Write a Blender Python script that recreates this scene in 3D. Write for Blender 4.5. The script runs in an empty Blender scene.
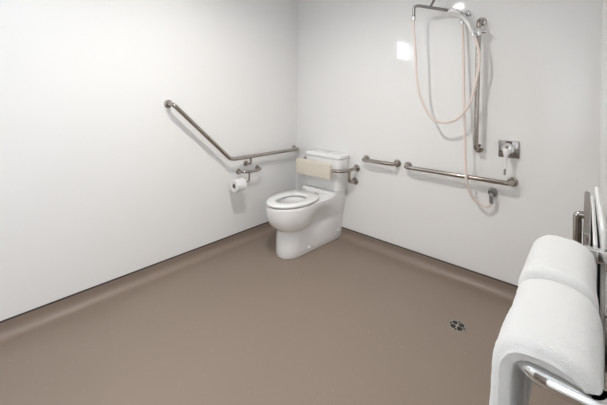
import bpy, bmesh, math, random
from mathutils import Vector, Matrix, noise
random.seed(7)
S = bpy.context.scene
COL = S.collection

# ------------------------------------------------------------------ camera
CAM = Vector((2.42, -2.585, 1.353))
YAW, ROLL, FPX, HY = 0.7324, 0.01124, 320.5, 97.66
cd = bpy.data.cameras.new('camera'); cam = bpy.data.objects.new('camera', cd); COL.objects.link(cam)
cd.sensor_fit = 'HORIZONTAL'; cd.sensor_width = 36; cd.lens = FPX * 36 / 607
cd.shift_y = (HY - 202.5) / 607; cd.clip_start = 0.01
_F = Vector((-math.sin(YAW), math.cos(YAW), 0)); _R = Vector((math.cos(YAW), math.sin(YAW), 0)); _U = Vector((0, 0, 1))
_c, _s = math.cos(ROLL), math.sin(ROLL)
_rc = _R * _c + _U * _s; _uc = _U * _c - _R * _s
m = Matrix.Identity(4)
for i in range(3):
    m[i][0], m[i][1], m[i][2], m[i][3] = _rc[i], _uc[i], -_F[i], CAM[i]
cam.matrix_world = m
S.camera = cam

# ------------------------------------------------------------------ light and exposure
S.view_settings.view_transform = 'Standard'; S.view_settings.look = 'None'
S.view_settings.gamma = 1; S.view_settings.use_curve_mapping = False
S.view_settings.exposure = -0.03
w = bpy.data.worlds.new('sky'); S.world = w; w.use_nodes = True
bg = w.node_tree.nodes['Background']; bg.inputs[0].default_value = (0.82, 0.91, 1.0, 1); bg.inputs[1].default_value = 6.0
LAMPS = [((1.21, -1.56, 2.5), 20.0)]
def lamp_light(loc, power):
    l = bpy.data.lights.new('downlight_beam', 'AREA'); l.shape = 'DISK'; l.size = 0.09
    l.energy = power; l.color = (1.0, 0.965, 0.92); l.spread = math.radians(164)
    o = bpy.data.objects.new('downlight_beam', l); COL.objects.link(o)
    o.location = (loc[0], loc[1], loc[2] - 0.022)
for loc, pw in LAMPS: lamp_light(loc, pw)
def daylight(name, loc, rot, sx, sy, power, col):
    # area light just outside a window pane; the right-hand one is added fill
    l = bpy.data.lights.new(name, 'AREA'); l.shape = 'RECTANGLE'; l.size = sx; l.size_y = sy; l.energy = power; l.color = col
    o = bpy.data.objects.new(name, l); COL.objects.link(o); o.location = loc; o.rotation_euler = rot
H = math.pi / 2
daylight('daylight_left', (-.09, -2.77, 2.19), (0, -H, 0), .30, .60, 9.0, (.86, .93, 1.0))
daylight('fill_light_right', (2.56, -2.95, 1.45), (0, H, 0), 1.3, .55, 8.0, (.86, .93, 1.0))  # added fill from behind the camera, evens out the room's light

# ------------------------------------------------------------------ materials
def mat(name, col, rough=0.5, metal=0.0, **kw):
    m = bpy.data.materials.new(name); m.use_nodes = True
    b = m.node_tree.nodes['Principled BSDF']
    b.inputs['Base Color'].default_value = (*col, 1); b.inputs['Roughness'].default_value = rough
    b.inputs['Metallic'].default_value = metal
    for k, v in kw.items(): b.inputs[k.replace('_', ' ')].default_value = v
    return m
def nd(m, t, **kw):
    n = m.node_tree.nodes.new(t)
    for k, v in kw.items(): setattr(n, k, v)
    return n
def obj_coords(m, scale):
    tc = nd(m, 'ShaderNodeTexCoord'); mp = nd(m, 'ShaderNodeMapping')
    mp.inputs['Scale'].default_value = scale if hasattr(scale, '__len__') else (scale,) * 3
    m.node_tree.links.new(tc.outputs['Object'], mp.inputs['Vector']); return mp.outputs['Vector']
def add_noise(m, scale, detail=3, coord=None):
    n = nd(m, 'ShaderNodeTexNoise'); n.inputs['Scale'].default_value = 1.0; n.inputs['Detail'].default_value = detail
    m.node_tree.links.new(coord or obj_coords(m, scale), n.inputs['Vector']); return n.outputs['Fac']
def ramp(m, fac, stops):
    r = nd(m, 'ShaderNodeValToRGB'); e = r.color_ramp.elements
    while len(e) < len(stops): e.new(0.5)
    for q, (p, c) in zip(e, stops): q.position = p; q.color = (*c, 1)
    m.node_tree.links.new(fac, r.inputs[0]); return r.outputs[0]
def bump(m, fac, strength, dist):
    b = nd(m, 'ShaderNodeBump'); b.inputs['Strength'].default_value = strength; b.inputs['Distance'].default_value = dist
    m.node_tree.links.new(fac, b.inputs['Height'])
    m.node_tree.links.new(b.outputs[0], m.node_tree.nodes['Principled BSDF'].inputs['Normal'])
def setin(m, name, out): m.node_tree.links.new(out, m.node_tree.nodes['Principled BSDF'].inputs[name])

M = {}
M['wall'] = mat('white_wall_laminate', (0.925, 0.92, 0.91), 0.05, 0, IOR=1.5)
bump(M['wall'], add_noise(M['wall'], 2.2, 1), 0.03, 0.003)
M['ceil'] = mat('ceiling_paint', (0.94, 0.94, 0.93), 0.7)
M['vinyl'] = mat('taupe_sheet_vinyl', (0.24, 0.185, 0.152), 0.42)
_v = M['vinyl']
base = ramp(_v, add_noise(_v, 1.3, 4), [(0.3, (0.276, 0.214, 0.172)), (0.7, (0.294, 0.229, 0.185))])
vo = nd(_v, 'ShaderNodeTexVoronoi'); vo.inputs['Scale'].default_value = 1.0
_v.node_tree.links.new(obj_coords(_v, 42), vo.inputs['Vector'])
spk = ramp(_v, vo.outputs['Distance'], [(0.045, (1, 1, 1)), (0.08, (0, 0, 0))])
sel = nd(_v, 'ShaderNodeSeparateColor'); _v.node_tree.links.new(vo.outputs['Color'], sel.inputs[0])
gt = nd(_v, 'ShaderNodeMath', operation='GREATER_THAN'); gt.inputs[1].default_value = 0.55; _v.node_tree.links.new(sel.outputs[0], gt.inputs[0])
mu = nd(_v, 'ShaderNodeMath', operation='MULTIPLY'); _v.node_tree.links.new(gt.outputs[0], mu.inputs[0]); _v.node_tree.links.new(spk, mu.inputs[1])
mx = nd(_v, 'ShaderNodeMix', data_type='RGBA'); _v.node_tree.links.new(mu.outputs[0], mx.inputs[0]); _v.node_tree.links.new(base, mx.inputs[6])
mx.inputs[7].default_value = (0.62, 0.56, 0.50, 1)
setin(_v, 'Base Color', mx.outputs[2])
bump(_v, add_noise(_v, 140, 2), 0.12, 0.001)
M['seam'] = mat('dark_capping_strip', (0.05, 0.042, 0.038), 0.5)
M['steel'] = mat('brushed_stainless', (0.43, 0.395, 0.36), 0.15, 1.0)
bump(M['steel'], add_noise(M['steel'], 220, 2), 0.05, 0.0005)
M['chrome'] = mat('chrome', (0.78, 0.78, 0.78), 0.07, 1.0)
M['mirror_plate'] = mat('dark_mirror_plate', (0.36, 0.34, 0.325), 0.08, 1.0)
M['dark_chrome'] = mat('satin_grey_metal', (0.30, 0.295, 0.29), 0.32, 1.0)
M['ceramic'] = mat('white_vitreous_china', (0.91, 0.905, 0.90), 0.08, 0, Coat_Weight=0.5)
M['seat'] = mat('white_seat_plastic', (0.92, 0.92, 0.915), 0.22)
M['plastic'] = mat('white_plastic', (0.90, 0.90, 0.89), 0.25)
M['cream'] = mat('cream_vinyl_padding', (0.76, 0.695, 0.60), 0.45)
bump(M['cream'], add_noise(M['cream'], 90, 2), 0.1, 0.001)
M['hose'] = mat('pale_pink_hose', (0.86, 0.745, 0.69), 0.3)
M['paper'] = mat('toilet_paper', (0.9, 0.9, 0.895), 0.9)
bump(M['paper'], add_noise(M['paper'], 160, 2), 0.2, 0.001)
M['door'] = mat('added_door_taupe', (0.20, 0.16, 0.14), 0.4)  # for the added rear door, brown so the chrome picks it up
M['card'] = mat('cardboard_core', (0.28, 0.22, 0.17), 0.9)
M['dark'] = mat('dark_recess', (0.02, 0.02, 0.02), 0.6)
M['water'] = mat('bowl_water', (0.55, 0.57, 0.56), 0.02, 0, Coat_Weight=1.0)
M['towel'] = mat('white_terry_towel', (0.83, 0.83, 0.825), 0.95, 0, Sheen_Weight=0.3)
_t = M['towel']
bump(_t, add_noise(_t, 420, 3), 0.9, 0.0025)
M['lamp'] = mat('lamp_diffuser', (0.9, 0.9, 0.9), 0.4, 0, Emission_Color=(1, 0.97, 0.93, 1), Emission_Strength=30.0)
M['alu'] = mat('window_aluminium', (0.75, 0.75, 0.74), 0.35, 0.6)
g = bpy.data.materials.new('window_glass'); g.use_nodes = True; nt = g.node_tree; nt.nodes.clear()
out = nt.nodes.new('ShaderNodeOutputMaterial'); mxs = nt.nodes.new('ShaderNodeMixShader'); tr = nt.nodes.new('ShaderNodeBsdfTransparent'); gl = nt.nodes.new('ShaderNodeBsdfGlossy')
gl.inputs['Roughness'].default_value = 0.02; mxs.inputs[0].default_value = 0.08
nt.links.new(tr.outputs[0], mxs.inputs[1]); nt.links.new(gl.outputs[0], mxs.inputs[2]); nt.links.new(mxs.outputs[0], out.inputs[0])
M['glass'] = g

# ------------------------------------------------------------------ helpers
def link(name, bm, material, parent=None, smooth=True, angle=40):
    me = bpy.data.meshes.new(name)
    bmesh.ops.recalc_face_normals(bm, faces=bm.faces)
    bm.to_mesh(me); bm.free(); me.materials.append(M[material] if isinstance(material, str) else material)
    o = bpy.data.objects.new(name, me); COL.objects.link(o)
    if smooth:
        for p in me.polygons: p.use_smooth = True
        a = math.radians(angle)
        b2 = bmesh.new(); b2.from_mesh(me)
        for e in b2.edges:
            if len(e.link_faces) == 2 and e.calc_face_angle(0) > a: e.smooth = False
        b2.to_mesh(me); b2.free()
    if parent:
        o.parent = parent; o.matrix_parent_inverse = Matrix.Translation(-parent.location)
    return o
def thing(name, label, cat, loc, group=None):
    o = bpy.data.objects.new(name, None); COL.objects.link(o); o.location = loc; o.empty_display_size = 0.05
    o['label'] = label; o['category'] = cat
    if group: o['group'] = group
    return o
def tag(o, label, cat, group=None):
    o['label'] = label; o['category'] = cat
    if group: o['group'] = group
    return o
def struct(name, bm, material, smooth=False):
    o = link(name, bm, material, None, smooth); o['kind'] = 'structure'; return o
def box(bm, lo, hi, bev=0.0, seg=3):
    r = bmesh.ops.create_cube(bm, size=1.0); vs = r['verts']
    for v in vs: v.co = Vector([lo[i] + (v.co[i] + 0.5) * (hi[i] - lo[i]) for i in range(3)])
    if bev:
        es = list({e for v in vs for e in v.link_edges})
        bmesh.ops.bevel(bm, geom=es, offset=bev, segments=seg, affect='EDGES', profile=0.5)
    return bm
def cyl(bm, a, b, r0, r1=None, n=28, cap=True, bev=0.0):
    a, b = Vector(a), Vector(b); r1 = r0 if r1 is None else r1
    d = (b - a); L = d.length; d.normalize()
    prof = [(0, r0), (L, r1)]
    if bev: prof = [(0, r0 - bev), (bev * .3, r0 - bev * .3), (bev, r0), (L - bev, r1), (L - bev * .3, r1 - bev * .3), (L, r1 - bev)]
    return lathe(bm, a, d, prof, n, cap)
def lathe(bm, o, d, prof, n=32, cap=True):
    o = Vector(o); d = Vector(d).normalized()
    u = d.orthogonal().normalized(); v = d.cross(u)
    rings = []
    for h, r in prof:
        rings.append([bm.verts.new(o + d * h + (u * math.cos(2 * math.pi * i / n) + v * math.sin(2 * math.pi * i / n)) * max(r, 1e-4)) for i in range(n)])
    for p, q in zip(rings, rings[1:]):
        for i in range(n): bm.faces.new((p[i], p[(i + 1) % n], q[(i + 1) % n], q[i]))
    if cap: bm.faces.new(rings[0]); bm.faces.new(rings[-1])
    return bm
def fillet(pts, rad, seg=8):
    pts = [Vector(p) for p in pts]; out = [pts[0]]
    for i in range(1, len(pts) - 1):
        a, b, c = pts[i - 1], pts[i], pts[i + 1]
        r = rad[i - 1] if isinstance(rad, (list, tuple)) else rad
        u = (a - b); v = (c - b); k = min(r, u.length * .49, v.length * .49)
        p0 = b + u.normalized() * k; p1 = b + v.normalized() * k
        for j in range(seg + 1):
            t = j / seg; out.append(p0 * (1 - t) ** 2 + b * 2 * t * (1 - t) + p1 * t * t)
    out.append(pts[-1]); return out
def spline(pts, n=10):
    P = [Vector(p) for p in pts]; P = [P[0] * 2 - P[1]] + P + [P[-1] * 2 - P[-2]]; out = []
    for i in range(1, len(P) - 2):
        a, b, c, d = P[i - 1:i + 3]
        for j in range(n):
            t = j / n
            out.append(0.5 * ((2 * b) + (c - a) * t + (2 * a - 5 * b + 4 * c - d) * t * t + (3 * b - a - 3 * c + d) * t ** 3))
    out.append(P[-2]); return out
def tube(bm, pts, r, n=20):
    pts = [Vector(p) for p in pts]
    q = [pts[0]]
    for p in pts[1:]:
        if (p - q[-1]).length > 1e-5: q.append(p)
    pts = q; N = len(pts); rings = []; u = None
    for i, p in enumerate(pts):
        t = (pts[min(i + 1, N - 1)] - pts[max(i - 1, 0)]).normalized()
        u = t.orthogonal().normalized() if u is None else (u - t * u.dot(t)).normalized()
        v = t.cross(u); rr = r[i] if hasattr(r, '__len__') else r
        rings.append([bm.verts.new(p + (u * math.cos(2 * math.pi * k / n) + v * math.sin(2 * math.pi * k / n)) * rr) for k in range(n)])
    for a, b in zip(rings, rings[1:]):
        for k in range(n): bm.faces.new((a[k], a[(k + 1) % n], b[(k + 1) % n], b[k]))
    bm.faces.new(rings[0]); bm.faces.new(rings[-1]); return bm
def flange(parent, p, d, r=0.032, material='steel', th=0.009):
    bm = bmesh.new(); p = Vector(p)
    lathe(bm, p, d, [(0, r), (th * .6, r), (th * .9, r * .93), (th, r * .86), (th * 1.05, r * .5)], 36)
    return link('wall_flange', bm, material, parent)

# ------------------------------------------------------------------ room
X1, Y0, ZC, ZP = 2.458, -3.35, 2.5, 0.099     # right wall, rear wall, ceiling, underside of the wall panels
CV = 0.055                                    # cove radius
bm = bmesh.new(); box(bm, (-0.02, Y0 - .02, -0.1), (X1 + .02, 0.02, 0.0)); struct('floor', bm, 'vinyl')
bm = bmesh.new(); box(bm, (-0.12, Y0 - .12, ZC), (X1 + .12, 0.12, ZC + .1)); struct('ceiling', bm, 'ceil')
def panel_walls():
    bm = bmesh.new(); box(bm, (-0.12, 0, -.1), (X1 + .12, 0.12, ZC)); struct('wall_back', bm, 'wall')
    bm = bmesh.new(); box(bm, (-.12, Y0 - .12, -.1), (X1 + .12, Y0, ZC)); struct('wall_rear', bm, 'wall')
    for name, wname, xa, xb, xi, wy0, wy1, wz0, wz1 in (('wall_left', 'window_1', -.05, 0, -1, -3.12, -2.44, 2.02, 2.36), ('wall_right', 'added_window', X1, X1 + .05, 1, -3.22, -2.68, .80, 2.10)):  # right-wall window is added out of view to let the fill light in
        bm = bmesh.new()
        box(bm, (xa, Y0, -.1), (xb, 0, wz0)); box(bm, (xa, Y0, wz1), (xb, 0, ZC))
        box(bm, (xa, Y0, wz0), (xb, wy0, wz1)); box(bm, (xa, wy1, wz0), (xb, 0, wz1))
        struct(name, bm, 'wall')
        bm = bmesh.new(); f = .016; x0, x1 = xa + .008, xb - .008
        box(bm, (x0, wy0, wz0), (x1, wy1, wz0 + f)); box(bm, (x0, wy0, wz1 - f), (x1, wy1, wz1))
        box(bm, (x0, wy0, wz0 + f), (x1, wy0 + f, wz1 - f)); box(bm, (x0, wy1 - f, wz0 + f), (x1, wy1, wz1 - f))
        ym = (wy0 + wy1) / 2
        if xi < 0: box(bm, (x0, ym - f / 2, wz0 + f), (x1, ym + f / 2, wz1 - f))
        wf = struct(wname, bm, 'alu')
        xm = (xa + xb) / 2
        bm = bmesh.new(); box(bm, (xm - .002, wy0 + f, wz0 + f), (xm + .002, wy1 - f, wz1 - f)); link('pane', bm, 'glass', wf, False)
    dr = bmesh.new(); box(dr, (1.02, Y0, 0), (1.90, Y0 + .02, 2.05)); d = struct('added_door', dr, 'door')  # unseen door, added to give the mixer plate a brown reflection
    hb_ = bmesh.new(); tube(hb_, fillet([(1.10, Y0 + .02, 1.0), (1.10, Y0 + .07, 1.0), (1.22, Y0 + .07, 1.0)], .015), .009); link('added_door_handle', hb_, 'steel', d)
panel_walls()
def cove(name, a, b, inward, m0, m1):
    """coved vinyl skirting swept from a to b along the wall; m0 / m1 mitre the ends (1) or not (0)"""
    a, b, n = Vector(a), Vector(b), Vector(inward); d = (b - a).normalized()
    prof = [(0.0015, ZP - .004), (0.0015, CV + .012)]
    prof += [(0.0015 + CV * (1 - math.cos(t)), CV + .002 - CV * math.sin(t)) for t in [i * math.pi / 2 / 10 for i in range(11)]]
    prof += [(CV + .03, 0.0012), (CV + .034, 0.0002)]
    bm = bmesh.new(); ra, rb = [], []
    for x, z in prof:
        ra.append(bm.verts.new(a + n * x + d * x * m0 + Vector((0, 0, z)))); rb.append(bm.verts.new(b + n * x - d * x * m1 + Vector((0, 0, z))))
    for i in range(len(prof) - 1): bm.faces.new((ra[i], ra[i + 1], rb[i + 1], rb[i]))
    struct(name, bm, 'vinyl', True)
cove('baseboard_left', (0, 0, 0), (0, Y0, 0), (1, 0, 0), 1, 1)
cove('baseboard_back', (0, 0, 0), (X1, 0, 0), (0, -1, 0), 1, 1)
cove('baseboard_right', (X1, 0, 0), (X1, Y0, 0), (-1, 0, 0), 1, 1)
cove('baseboard_rear', (0, Y0, 0), (X1, Y0, 0), (0, 1, 0), 1, 1)
for i, (lo, hi) in enumerate([((0, Y0, ZP - .009), (.0035, 0, ZP)), ((0, -.0035, ZP - .009), (X1, 0, ZP)), ((X1 - .0035, Y0, ZP - .009), (X1, 0, ZP))]):
    bm = bmesh.new(); box(bm, lo, hi); struct('trim_%d' % (i + 1), bm, 'seam')
# ceiling downlights
for (loc, pw), lb in zip(LAMPS, ['round recessed ceiling downlight over the middle of the room', 'round recessed ceiling downlight above the toilet corner']):
    t = thing('ceiling_downlight', lb, 'ceiling light', loc, 'ceiling downlights')
    bm = bmesh.new(); lathe(bm, loc, (0, 0, -1), [(0, .085), (.008, .083), (.012, .07), (.010, .062), (.004, .06)], 40, False); link('trim_ring', bm, 'plastic', t)
    bm = bmesh.new(); lathe(bm, Vector(loc) - Vector((0, 0, .0)), (0, 0, -1), [(.001, .061), (.006, .061)], 40); link('diffuser', bm, 'lamp', t)

# ------------------------------------------------------------------ toilet
TX = 0.47
t = thing('toilet', 'white floor-standing toilet with a cistern and no lid, in the corner', 'toilet', (TX, -0.4, 0))
def pan():
    bm = bmesh.new(); K = 26
    def outline(z, yf, wf, yc, wb, dip=0, yb=-.004):
        pts = []                                      # right side, back to front
        for i in range(K + 1):
            s = i / K
            if s < .45:
                y = yb + (yc - yb) * (s / .45); q = s / .45; q = q * q * (3 - 2 * q); x = wb + (wf - wb) * q - dip * math.sin(math.pi * (s / .45) ** 1.35) ** 2
            else:
                a = (s - .45) / .55 * math.pi / 2; y = yc + (yf - yc) * math.sin(a); x = wf * math.cos(a) ** .92 if a < math.pi / 2 - 1e-6 else 0
            pts.append((x, y))
        full = [(x, y) for x, y in pts] + [(-x, y) for x, y in reversed(pts[:-1])]
        return [bm.verts.new((TX + x, y, z)) for x, y in full]
    def ell(z, yc, a, b):
        pts = []
        for i in range(K + 1):
            th = i / K * math.pi; pts.append((a * max(math.sin(th), .16 if i == 0 else 0), yc + b * math.cos(th)))
        full = pts + [(-x, y) for x, y in reversed(pts[:-1])]
        return [bm.verts.new((TX + x, y, z)) for x, y in full]
    L = [outline(0.000, -.697, .116, -.56, .142), outline(.006, -.700, .119, -.56, .146), outline(.06, -.699, .119, -.56, .147), outline(.13, -.697, .119, -.56, .150),
         outline(.195, -.692, .117, -.56, .154, .008), outline(.214, -.690, .117, -.56, .156, .018), outline(.228, -.702, .126, -.56, .158, .028), outline(.244, -.727, .143, -.56, .161, .036), outline(.266, -.753, .160, -.56, .167, .042),
         outline(.297, -.776, .173, -.56, .175, .042), outline(.328, -.789, .179, -.56, .182, .035),
outline(.36, -.795, .182, -.56, .189, .024), outline(.40, -.797, .184, -.56, .195, .010), outline(.430, -.798, .184, -.56, .198, .004),
         outline(.437, -.796, .181, -.56, .196), outline(.440, -.789, .173, -.56, .190),
         ell(.440, -.565, .130, .165), ell(.434, -.565, .122, .157), ell(.40, -.565, .118, .152), ell(.34, -.560, .105, .135), ell(.29, -.55, .08, .10), ell(.25, -.53, .05, .065), ell(.235, -.52, .02, .03)]
    n = len(L[0])
    for p, q in zip(L, L[1:]):
        for i in range(n): bm.faces.new((p[i], p[(i + 1) % n], q[(i + 1) % n], q[i]))
    bm.faces.new(L[0]); bm.faces.new(L[-1])
    return bm
link('pan', pan(), 'ceramic', t, angle=65)
# raised rear deck under the cistern
bm = bmesh.new(); box(bm, (TX - .196, -.215, .42), (TX + .196, -.004, .478), .018, 4); link('cistern_deck', bm, 'ceramic', t)
bm = bmesh.new(); lathe(bm, (TX, -.54, .262), (0, 0, 1), [(0, .01), (.001, .058)], 32); link('water', bm, 'water', t)
def ring_loop(bm, z, yb, yf, a, flat, N=64):
    yc = yb + (yf - yb) * .46; out = []
    for i in range(N):
        th = 2 * math.pi * i / N; s = math.sin(th); c = math.cos(th)
        b = (yb - yc) if s > 0 else (yc - yf)
        pw = flat if s > 0 else 1.0
        out.append(bm.verts.new((TX + a * math.copysign(abs(c) ** pw, c), yc + b * math.copysign(abs(s) ** pw, s), z)))
    return out
def seat():
    bm = bmesh.new()
    o = [(.449, -.300, -.799, .181), (.452, -.296, -.804, .186), (.460, -.295, -.806, .188), (.467, -.297, -.803, .185), (.471, -.303, -.796, .178)]
    i_ = [(.472, -.395, -.735, .122), (.470, -.405, -.722, .112), (.464, -.410, -.716, .107), (.452, -.410, -.716, .107), (.449, -.400, -.725, .115)]
    L = [ring_loop(bm, z, yb, yf, a, .80) for z, yb, yf, a in o] + [ring_loop(bm, z, yb, yf, a, .95) for z, yb, yf, a in i_]
    for p, q in zip(L, L[1:] + L[:1]):
        for i in range(len(p)): bm.faces.new((p[i], p[(i + 1) % len(p)], q[(i + 1) % len(p)], q[i]))
    return bm
so = link('seat', seat(), 'seat', t, angle=60)
for dx, dy in ((.12, -.66), (-.12, -.66), (.13, -.48), (-.13, -.48)):
    bm = bmesh.new(); cyl(bm, (TX + dx, dy, .4395), (TX + dx, dy, .4495), .011, n=16); link('buffer', bm, 'seat', so)
for s in (-1, 1):
    bm = bmesh.new(); cyl(bm, (TX + s * .075, -.302, .4395), (TX + s * .075, -.302, .472), .016, n=20, bev=.003)
    cyl(bm, (TX + s * .075 - .022, -.302, .470), (TX + s * .075 + .022, -.302, .470), .010, n=18, bev=.002); h = link('seat_hinge', bm, 'chrome', t); h['label'] = 'chrome seat hinge'
bm = bmesh.new()
def rrect(bm, z, x0, x1, y0, y1, r, n=7):
    out = []
    for cx, cy, a0 in ((x1 - r, y0 + r, -90), (x1 - .012, y1 - .012, 0), (x0 + .012, y1 - .012, 90), (x0 + r, y0 + r, 180)):
        rr = .012 if a0 in (0, 90) else r
        for i in range(n):
            a = math.radians(a0 + 90 * i / (n - 1)); out.append(bm.verts.new((cx + rr * math.cos(a), cy + rr * math.sin(a), z)))
    return out
def stack(levels, r, dome=None):
    bm = bmesh.new(); L = [rrect(bm, z, TX + .014 - w, TX + .014 + w, -d, -.005, r) for z, w, d in levels]
    for p, q in zip(L, L[1:]):
        for i in range(len(p)): bm.faces.new((p[i], p[(i + 1) % len(p)], q[(i + 1) % len(p)], q[i]))
    bm.faces.new(L[0]); bm.faces.new(L[-1]); return bm
link('cistern', stack([(.480, .200, .165), (.484, .205, .170), (.60, .212, .174), (.776, .216, .177), (.780, .214, .175)], .05), 'ceramic', t)
link('cistern_lid', stack([(.783, .217, .180), (.786, .221, .184), (.804, .222, .185), (.813, .219, .181), (.818, .210, .172), (.821, .185, .150), (.8225, .12, .10)], .052), 'ceramic', t)
bm = bmesh.new(); lathe(bm, (TX + .035, -.085, .820), (0, 0, 1), [(0, .024), (.008, .024), (.011, .021), (.0115, .005)], 28); link('flush_button', bm, 'chrome', t)['label'] = 'chrome flush button on the lid'
for y, z in ((-.46, .045), (-.06, .085)):
    bm = bmesh.new(); lathe(bm, (TX + (.128 if y < -.3 else .150), y, z), (1, 0, 0), [(-.004, .010), (.004, .010), (.0075, .006), (.008, .001)], 18); link('bolt_cap', bm, 'plastic', t)

# backrest fixed over the cistern
t = thing('padded_support_rail', 'cream padded backrest on a bent steel rail in front of the cistern', 'backrest', (TX, 0, .69))
bm = bmesh.new(); box(bm, (TX - .212, -.285, .611), (TX + .208, -.245, .758), .012, 4); link('pad', bm, 'cream', t)
for s in (-1, 1):
    x = TX + s * .20; xo = TX + s * .313
    bm = bmesh.new(); tube(bm, fillet([(x - s * .1, -.232, .688), (x + s * .02, -.232, .688), (xo - s * .01, -.17, .690), (xo, -.05, .697), (xo, -.002, .697)], [.04, .07, .03]), .016)
    link('rail', bm, 'steel', t)
    bm = bmesh.new(); tube(bm, fillet([(xo - s * .022, -.10, .690), (xo - s * .022, -.10, .575), (xo - s * .018, -.002, .571)], .05), .016); link('brace', bm, 'steel', t)
    flange(t, (xo, 0, .697), (0, -1, 0), .034); flange(t, (xo - s * .018, 0, .571), (0, -1, 0), .034)
    bm = bmesh.new(); box(bm, (x - s * .06 - .02, -.246, .66), (x - s * .06 + .02, -.226, .716), .003); link('bracket', bm, 'steel', t)

# ------------------------------------------------------------------ rails
R = .0165
t = thing('grab_rail', 'long cranked steel grab rail on the left wall, rising away from the toilet', 'grab rail', (0, -.75, .8))
bm = bmesh.new()
tube(bm, fillet([(0.002, -1.449, 1.293), (.078, -1.449, 1.293), (.078, -.886 - .035, .805), (.078, -.045, .800), (.002, -.045, .800)], [.05, .04, .05]), R)
link('rail', bm, 'steel', t); flange(t, (0, -1.449, 1.293), (1, 0, 0)); flange(t, (0, -.045, .800), (1, 0, 0))
bm = bmesh.new(); tube(bm, fillet([(.078, -.700, .790), (.078, -.700, .735), (.002, -.700, .728)], .035), .010); link('support_leg', bm, 'steel', t); flange(t, (0, -.700, .728), (1, 0, 0), .026)

def hrail(name, label, x0, x1, z, y=-.075):
    t = thing(name, label, 'grab rail', ((x0 + x1) / 2, 0, z))
    bm = bmesh.new(); tube(bm, fillet([(x0, -.002, z), (x0, y, z), (x1, y, z), (x1, -.002, z)], .05), R); link('rail', bm, 'steel', t)
    flange(t, (x0, 0, z), (0, -1, 0)); flange(t, (x1, 0, z), (0, -1, 0)); return t
hrail('grab_rail', 'short horizontal steel grab rail on the back wall beside the toilet', .885, 1.188, .80)
hrail('grab_rail', 'long horizontal steel grab rail under the shower on the back wall', 1.285, 2.024, .795)
t = thing('grab_rail', 'tall vertical steel grab rail on the back wall carrying the hand shower', 'grab rail', (1.808, 0, 1.0))
bm = bmesh.new(); tube(bm, fillet([(1.823, -.002, 1.916), (1.823, -.078, 1.916), (1.812, -.078, 1.0), (1.812, -.002, 1.0)], .05), .0155); link('rail', bm, 'steel', t)
flange(t, (1.823, 0, 1.916), (0, -1, 0)); flange(t, (1.812, 0, 1.0), (0, -1, 0))
bm = bmesh.new(); cyl(bm, (1.822, -.078, 1.80), (1.822, -.078, 1.855), .026, n=24, bev=.004); cyl(bm, (1.822, -.078, 1.828), (1.872, -.078, 1.828), .013, n=20, bev=.003)
cyl(bm, (1.822, -.078, 1.828), (1.788, -.122, 1.835), .016, .018, n=20, bev=.003); s = link('slider', bm, 'chrome', t); s['label'] = 'chrome sliding hand-shower holder'

# ------------------------------------------------------------------ shower fittings
t = thing('hand_shower', 'white hand shower slotted into the slider of the vertical rail', 'hand shower', (1.78, -.13, 1.84))
ha, hb = Vector((1.798, -.125, 1.812)), Vector((1.757, -.125, 1.905))
bm = bmesh.new(); P = spline([ha, ha.lerp(hb, .5) + Vector((.003, -.004, 0)), hb, hb + Vector((-.042, -.02, .052))], 8)
tube(bm, P, [.0085 + .006 * min(1, i / 16) for i in range(len(P))], 20); link('handle', bm, 'plastic', t)
hc = Vector((1.684, -.150, 1.978)); hd = Vector((-.35, -.25, -.9)).normalized()
bm = bmesh.new(); lathe(bm, hc - hd * .022, hd, [(0, .018), (.006, .034), (.016, .046), (.028, .050), (.036, .048)], 36); link('spray_head', bm, 'plastic', t)
bm = bmesh.new(); lathe(bm, hc + hd * .0142, hd, [(0, .044), (.003, .042)], 32); link('spray_face', bm, 'seat', t)
bm = bmesh.new(); cyl(bm, ha - (hb - ha).normalized() * .022, ha + (hb - ha).normalized() * .004, .0125, n=18, bev=.002); link('hose_nut', bm, 'chrome', t)

t = thing('shower_pipe', 'grey steel hose arm high on the back wall, bent down at its left end', 'shower arm', (1.61, 0, 2.24))
bm = bmesh.new(); tube(bm, fillet([(1.404, -.206, 1.965), (1.405, -.206, 2.055), (1.43, -.202, 2.062), (1.705, -.055, 1.993), (1.706, -.055, 1.93)], [.03, .03, .03]), .0115); link('arm', bm, 'dark_chrome', t)
bm = bmesh.new(); tube(bm, fillet([(1.508, -.160, 2.040), (1.545, -.130, 2.13), (1.61, -.09, 2.24), (1.61, -.002, 2.24)], [.05, .04]), .009); link('support', bm, 'dark_chrome', t); flange(t, (1.61, 0, 2.24), (0, -1, 0), .03)
for q in ((1.404, -.206, 1.965), (1.706, -.055, 1.925)):
    bm = bmesh.new(); cyl(bm, (q[0], q[1], q[2] - .018), (q[0], q[1], q[2] + .022), .014, n=18, bev=.002); link('hose_nut', bm, 'chrome', t)
t = thing('shower_valve', 'small round chrome knob on the back wall beside the spray head', 'knob', (1.738, 0, 1.992))
bm = bmesh.new(); lathe(bm, (1.738, 0, 1.990), (0, -1, 0), [(0, .022), (.006, .022), (.008, .010), (.03, .010), (.032, .018), (.044, .018), (.048, .013)], 28); link('knob', bm, 'chrome', t)

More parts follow.
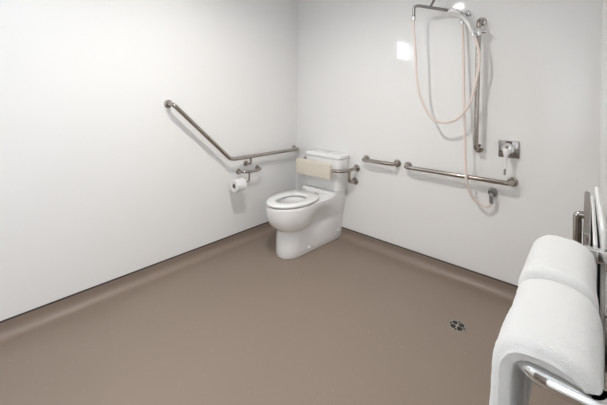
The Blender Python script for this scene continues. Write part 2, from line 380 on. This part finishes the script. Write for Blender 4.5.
h1 = [(1.404, -.206, 1.948), (1.405, -.205, 1.88), (1.418, -.200, 1.70), (1.424, -.198, 1.573), (1.436, -.19, 1.45), (1.462, -.185, 1.346), (1.520, -.170, 1.225), (1.596, -.15, 1.183), (1.697, -.125, 1.212),
      (1.782, -.118, 1.33), (1.820, -.118, 1.49), (1.840, -.122, 1.62), (1.832, -.125, 1.71), ha - (hb - ha).normalized() * .02]
bm = bmesh.new(); tube(bm, spline(h1, 10), .009, 14); tag(link('shower_hose', bm, 'hose'), 'pale pink hose hanging in a wide loop from the arm to the hand shower', 'hose')
h2 = [(1.706, -.055, 1.908), (1.712, -.05, 1.80), (1.722, -.045, 1.45), (1.728, -.042, 1.165), (1.738, -.095, .90), (1.748, -.105, .80), (1.765, -.09, .72), (1.79, -.07, .655), (1.835, -.055, .613), (1.880, -.05, .607), (1.906, -.052, .632)]
h2 = [(1.706, -.055, 1.908), (1.715, -.06, 1.80), (1.728, -.075, 1.45), (1.742, -.095, 1.165), (1.752, -.108, .92), (1.758, -.108, .80), (1.772, -.095, .72), (1.797, -.075, .655), (1.837, -.058, .613), (1.880, -.05, .605), (1.908, -.05, .634)]
bm = bmesh.new(); tube(bm, spline(h2, 10), .009, 14); tag(link('shower_hose', bm, 'hose'), 'pale pink hose running straight down from the arm to the wall outlet', 'hose')
t = thing('hose_outlet', 'grey metal wall elbow below the right end of the long rail', 'hose outlet', (1.905, 0, .70))
bm = bmesh.new(); tube(bm, fillet([(1.905, -.002, .700), (1.907, -.05, .700), (1.908, -.05, .634)], .02), .013); link('elbow', bm, 'dark_chrome', t); flange(t, (1.905, 0, .70), (0, -1, 0), .031, 'dark_chrome', .014)

t = thing('shower_mixer', 'square chrome mixer plate with a round white knob and hanging lever', 'mixer tap', (2.0, 0, 1.014))
bm = bmesh.new(); box(bm, (1.938, -.010, .957), (2.062, 0, 1.073), .004, 2); link('plate', bm, 'mirror_plate', t)
bm = bmesh.new(); lathe(bm, (1.998, -.009, 1.020), (0, -1, 0), [(0, .038), (.02, .038), (.026, .034), (.030, .030), (.044, .028), (.049, .024), (.051, .010)], 36); k = link('knob', bm, 'chrome', t)
bm = bmesh.new(); P = fillet([(1.998, -.060, 1.022), (1.994, -.068, .985), (1.990, -.072, .890)], .03)
tube(bm, P, [.024 - .014 * min(1, i / (len(P) - 2)) for i in range(len(P))], 20); lv = link('lever', bm, 'plastic', t)
bm = bmesh.new(); tube(bm, [(1.990, -.072, .893), (1.988, -.073, .848)], .0065, 14); link('lever_tip', bm, 'dark_chrome', lv)

# ------------------------------------------------------------------ toilet roll
t = thing('toilet_roll_holder', 'bowed steel toilet roll holder under the cranked rail', 'toilet roll holder', (0, -.67, .665))
bm = bmesh.new(); tube(bm, fillet([(.002, -.785, .668), (.06, -.785, .668), (.095, -.72, .668), (.095, -.62, .668), (.06, -.56, .668), (.002, -.56, .668)], .035), .0125); link('bow', bm, 'steel', t)
flange(t, (0, -.785, .668), (1, 0, 0), .025); flange(t, (0, -.56, .668), (1, 0, 0), .025)
bm = bmesh.new(); tube(bm, fillet([(.1, -.735, .662), (.1, -.735, .585), (.1, -.905, .583)], .02), .0075); link('spindle', bm, 'steel', t)
t = thing('toilet_roll', 'white toilet roll on the holder below the cranked rail', 'toilet roll', (.1, -.83, .567))
bm = bmesh.new()
lathe(bm, (.1, -.905, .572), (0, 1, 0), [(.005, .020), (.001, .024), (0, .030), (.001, .052), (.005, .056), (.10, .056), (.105, .052), (.105, .024), (.100, .020)], 40, False)
link('paper', bm, 'paper', t)
bm = bmesh.new(); lathe(bm, (.1, -.902, .572), (0, 1, 0), [(0, .0195), (0, .021), (.10, .021), (.10, .0195), (0, .0195)], 28, False); link('core', bm, 'card', t)

# ------------------------------------------------------------------ drain
t = thing('floor_drain', 'round chrome floor drain with dark oval slots', 'drain', (1.834, -.535, 0))
bm = bmesh.new(); lathe(bm, (1.834, -.535, 0), (0, 0, 1), [(0, .052), (.002, .051), (.003, .046), (.0015, .043), (.0015, .001)], 40); link('grate', bm, 'steel', t)
bm = bmesh.new()
for k in range(4):
    a = math.radians(45 + 90 * k); c = Vector((1.834 + .026 * math.cos(a), -.535 + .026 * math.sin(a), .0018))
    lathe(bm, c, (0, 0, 1), [(0, .0145), (.0008, .0145)], 20)
for k in range(4):
    a = math.radians(90 * k); c = Vector((1.834 + .037 * math.cos(a), -.535 + .037 * math.sin(a), .0018)); lathe(bm, c, (0, 0, 1), [(0, .006), (.0008, .006)], 14)
link('drain_holes', bm, 'dark', t)

# ------------------------------------------------------------------ towel rail and towels
RX, RZ = 2.330, .90
t = thing('towel_rail', 'polished chrome towel rail along the right wall, under the two towels', 'towel rail', (X1, -1.65, RZ))
bm = bmesh.new(); tube(bm, fillet([(X1 - .001, -1.931, RZ), (RX, -1.931, RZ), (RX, -1.33, RZ), (X1 - .001, -1.33, RZ)], .055, 12), .016, 28); link('rail', bm, 'chrome', t)
flange(t, (X1, -1.931, RZ), (-1, 0, 0), .03, 'chrome'); flange(t, (X1, -1.33, RZ), (-1, 0, 0), .03, 'chrome')
def towel(name, label, y0, y1, xl, xr, ztop, zl, zr, th, seed, wrap=False):
    """folded towel draped over the rail: an arch cross section with thickness, swept along the rail"""
    bm = bmesh.new(); xc = (xl + xr) / 2; hw = (xr - xl) / 2; hr = .075
    outer = []
    NS = 22
    for i in range(NS): outer.append((xl - .018 * (1 - i / NS), zl + (ztop - hr - zl) * i / NS))
    for i in range(25):
        a = math.pi - math.pi * i / 24; c, s = math.cos(a), math.sin(a)
        outer.append((xc + hw * math.copysign(abs(c) ** .78, c), ztop - hr + hr * abs(s) ** .78))
    for i in range(1, NS + 1): outer.append((xr, ztop - hr + (zr - ztop + hr) * i / NS))
    inner = []; ri = hw - th; hi = ztop - (RZ + .0165)
    for i in range(NS + 1): inner.append((xr - th, zr + (ztop - hr - zr) * i / NS))
    for i in range(1, 24):
        a = math.pi * i / 24; c, s = math.cos(a), math.sin(a); inner.append((xc + ri * math.copysign(abs(c) ** .8, c), ztop - hr + (hr - hi) * abs(s) ** .8))
    for i in range(NS + 1): inner.append((xl + th - .018 * (i / NS), ztop - hr + (zl - ztop + hr) * i / NS))
    prof = outer + inner; P = len(prof)
    cx = sum(p[0] for p in prof) / P
    NY = 40; rings = []
    mid = []
    n_o, n_i = len(outer), len(inner)
    for i, (x, z) in enumerate(prof):   # matching mid-thickness point for rounding the ends
        if i < n_o: q = inner[n_i - 1 - int(round(i * (n_i - 1) / (n_o - 1)))]
        else: q = outer[n_o - 1 - int(round((i - n_o) * (n_o - 1) / (n_i - 1)))]
        mid.append(((x + q[0]) / 2, (z + q[1]) / 2))
    rr = .02
    ys = [(y0 + rr * (1 - math.cos(a)), 1 - math.sin(a)) for a in [j * math.pi / 2 / 5 for j in range(6)]]
    ys += [(y0 + rr + (y1 - y0 - 2 * rr) * j / NY, 0) for j in range(1, NY)]
    ys += [(y1 - rr * (1 - math.cos(a)), 1 - math.sin(a)) for a in [j * math.pi / 2 / 5 for j in range(5, -1, -1)]]
    for y, k in ys:
        row = []
        for (x, z), (mx_, mz_) in zip(prof, mid):
            kk = k * rr / (th * .5) ; kk = min(kk, .96)
            p = Vector((x + (mx_ - x) * kk, y, z + (mz_ - z) * kk))
            p += (noise.noise_vector(p * 9 + Vector((seed, 0, 0))) * .0035 + noise.noise_vector(p * 30 + Vector((seed, 3, 0))) * .0012 + noise.noise_vector(p * 170) * .0017) * (1 if z > RZ - .2 else .6)
            if y < y0 + .034 and wrap and p.x > RX + .012:   # the edge lies on the rail's wall leg instead of hanging behind it
                q_ = min(1, (y0 + .034 - y) / .006); p.z = p.z + (max(p.z, RZ + .0175 + (.012 if p.x > 2.40 else 0) * 0) - p.z) * q_
            row.append(bm.verts.new(p))
        rings.append(row)
    for a, b in zip(rings, rings[1:]):
        for i in range(P): bm.faces.new((a[i], a[(i + 1) % P], b[(i + 1) % P], b[i]))
    for rg in (rings[0], rings[-1]):   # close the ends strip by strip
        for i in range(n_o - 1):
            j0 = n_o + n_i - 1 - int(round(i * (n_i - 1) / (n_o - 1))); j1 = n_o + n_i - 1 - int(round((i + 1) * (n_i - 1) / (n_o - 1)))
            vs = [rg[i], rg[i + 1], rg[j1]] + ([rg[j0]] if j0 != j1 else [])
            try: bm.faces.new(vs)
            except ValueError: pass
    bmesh.ops.remove_doubles(bm, verts=bm.verts, dist=1e-5)
    o = link(name, bm, 'towel', angle=180)
    return tag(o, label, 'towel', 'white towels on the rail')
towel('towel', 'folded white terry towel at the near end of the chrome rail', -1.946, -1.674, 2.292, 2.440, .956, .56, .60, .029, 1, True)
towel('towel', 'folded white terry towel at the far end of the rail, behind the nearer one', -1.668, -1.395, 2.290, 2.434, .966, .57, .60, .034, 5)

# ------------------------------------------------------------------ folded shower seat on the right wall
t = thing('folding_shower_seat', 'white shower seat folded up on steel brackets against the right wall beyond the towels', 'shower seat', (X1, -1.15, .6))
def slab(name, pts, th, material, bev=.004):
    """upright board: pts are (x, y, z) corners of its room-side face, th its thickness towards the wall"""
    bm = bmesh.new(); a = [bm.verts.new(p) for p in pts]; b = [bm.verts.new(Vector(p) + Vector((th, 0, 0))) for p in pts]
    bm.faces.new(a); bm.faces.new(b[::-1])
    for i in range(len(a)): bm.faces.new((a[i], a[(i + 1) % len(a)], b[(i + 1) % len(a)], b[i]))
    bmesh.ops.bevel(bm, geom=list(bm.edges), offset=bev, segments=3, affect='EDGES'); return link(name, bm, material, t)
slab('seat_panel', [(2.4205, -1.00, 1.01), (2.427, -1.34, .945), (2.427, -1.34, .58), (2.4205, -1.00, .58)], .009, 'plastic')
slab('seat_panel', [(2.4305, -1.00, 1.045), (2.443, -1.34, .99), (2.443, -1.34, .58), (2.4305, -1.00, .58)], .011, 'plastic')
slab('side_plate', [(2.403, -.98, 1.015), (2.404, -1.30, .955), (2.404, -1.30, .62), (2.403, -.98, .62)], .016, 'steel', .003)
bm = bmesh.new(); tube(bm, fillet([(2.41, -1.10, .955), (2.386, -1.10, .955), (2.386, -1.10, .50)], .02), .0125, 24); link('leg', bm, 'steel', t)
bm = bmesh.new(); tube(bm, fillet([(2.41, -1.24, .60), (2.395, -1.24, .60), (2.395, -1.05, .60)], .01), .008, 20); link('hinge_bar', bm, 'steel', t)
bm = bmesh.new(); box(bm, (2.408, -1.372, .905), (X1, -1.346, .937), .003); link('bracket', bm, 'chrome', t)
bm = bmesh.new(); box(bm, (2.415, -1.30, .56), (X1, -1.02, .582), .003); link('bracket', bm, 'steel', t)
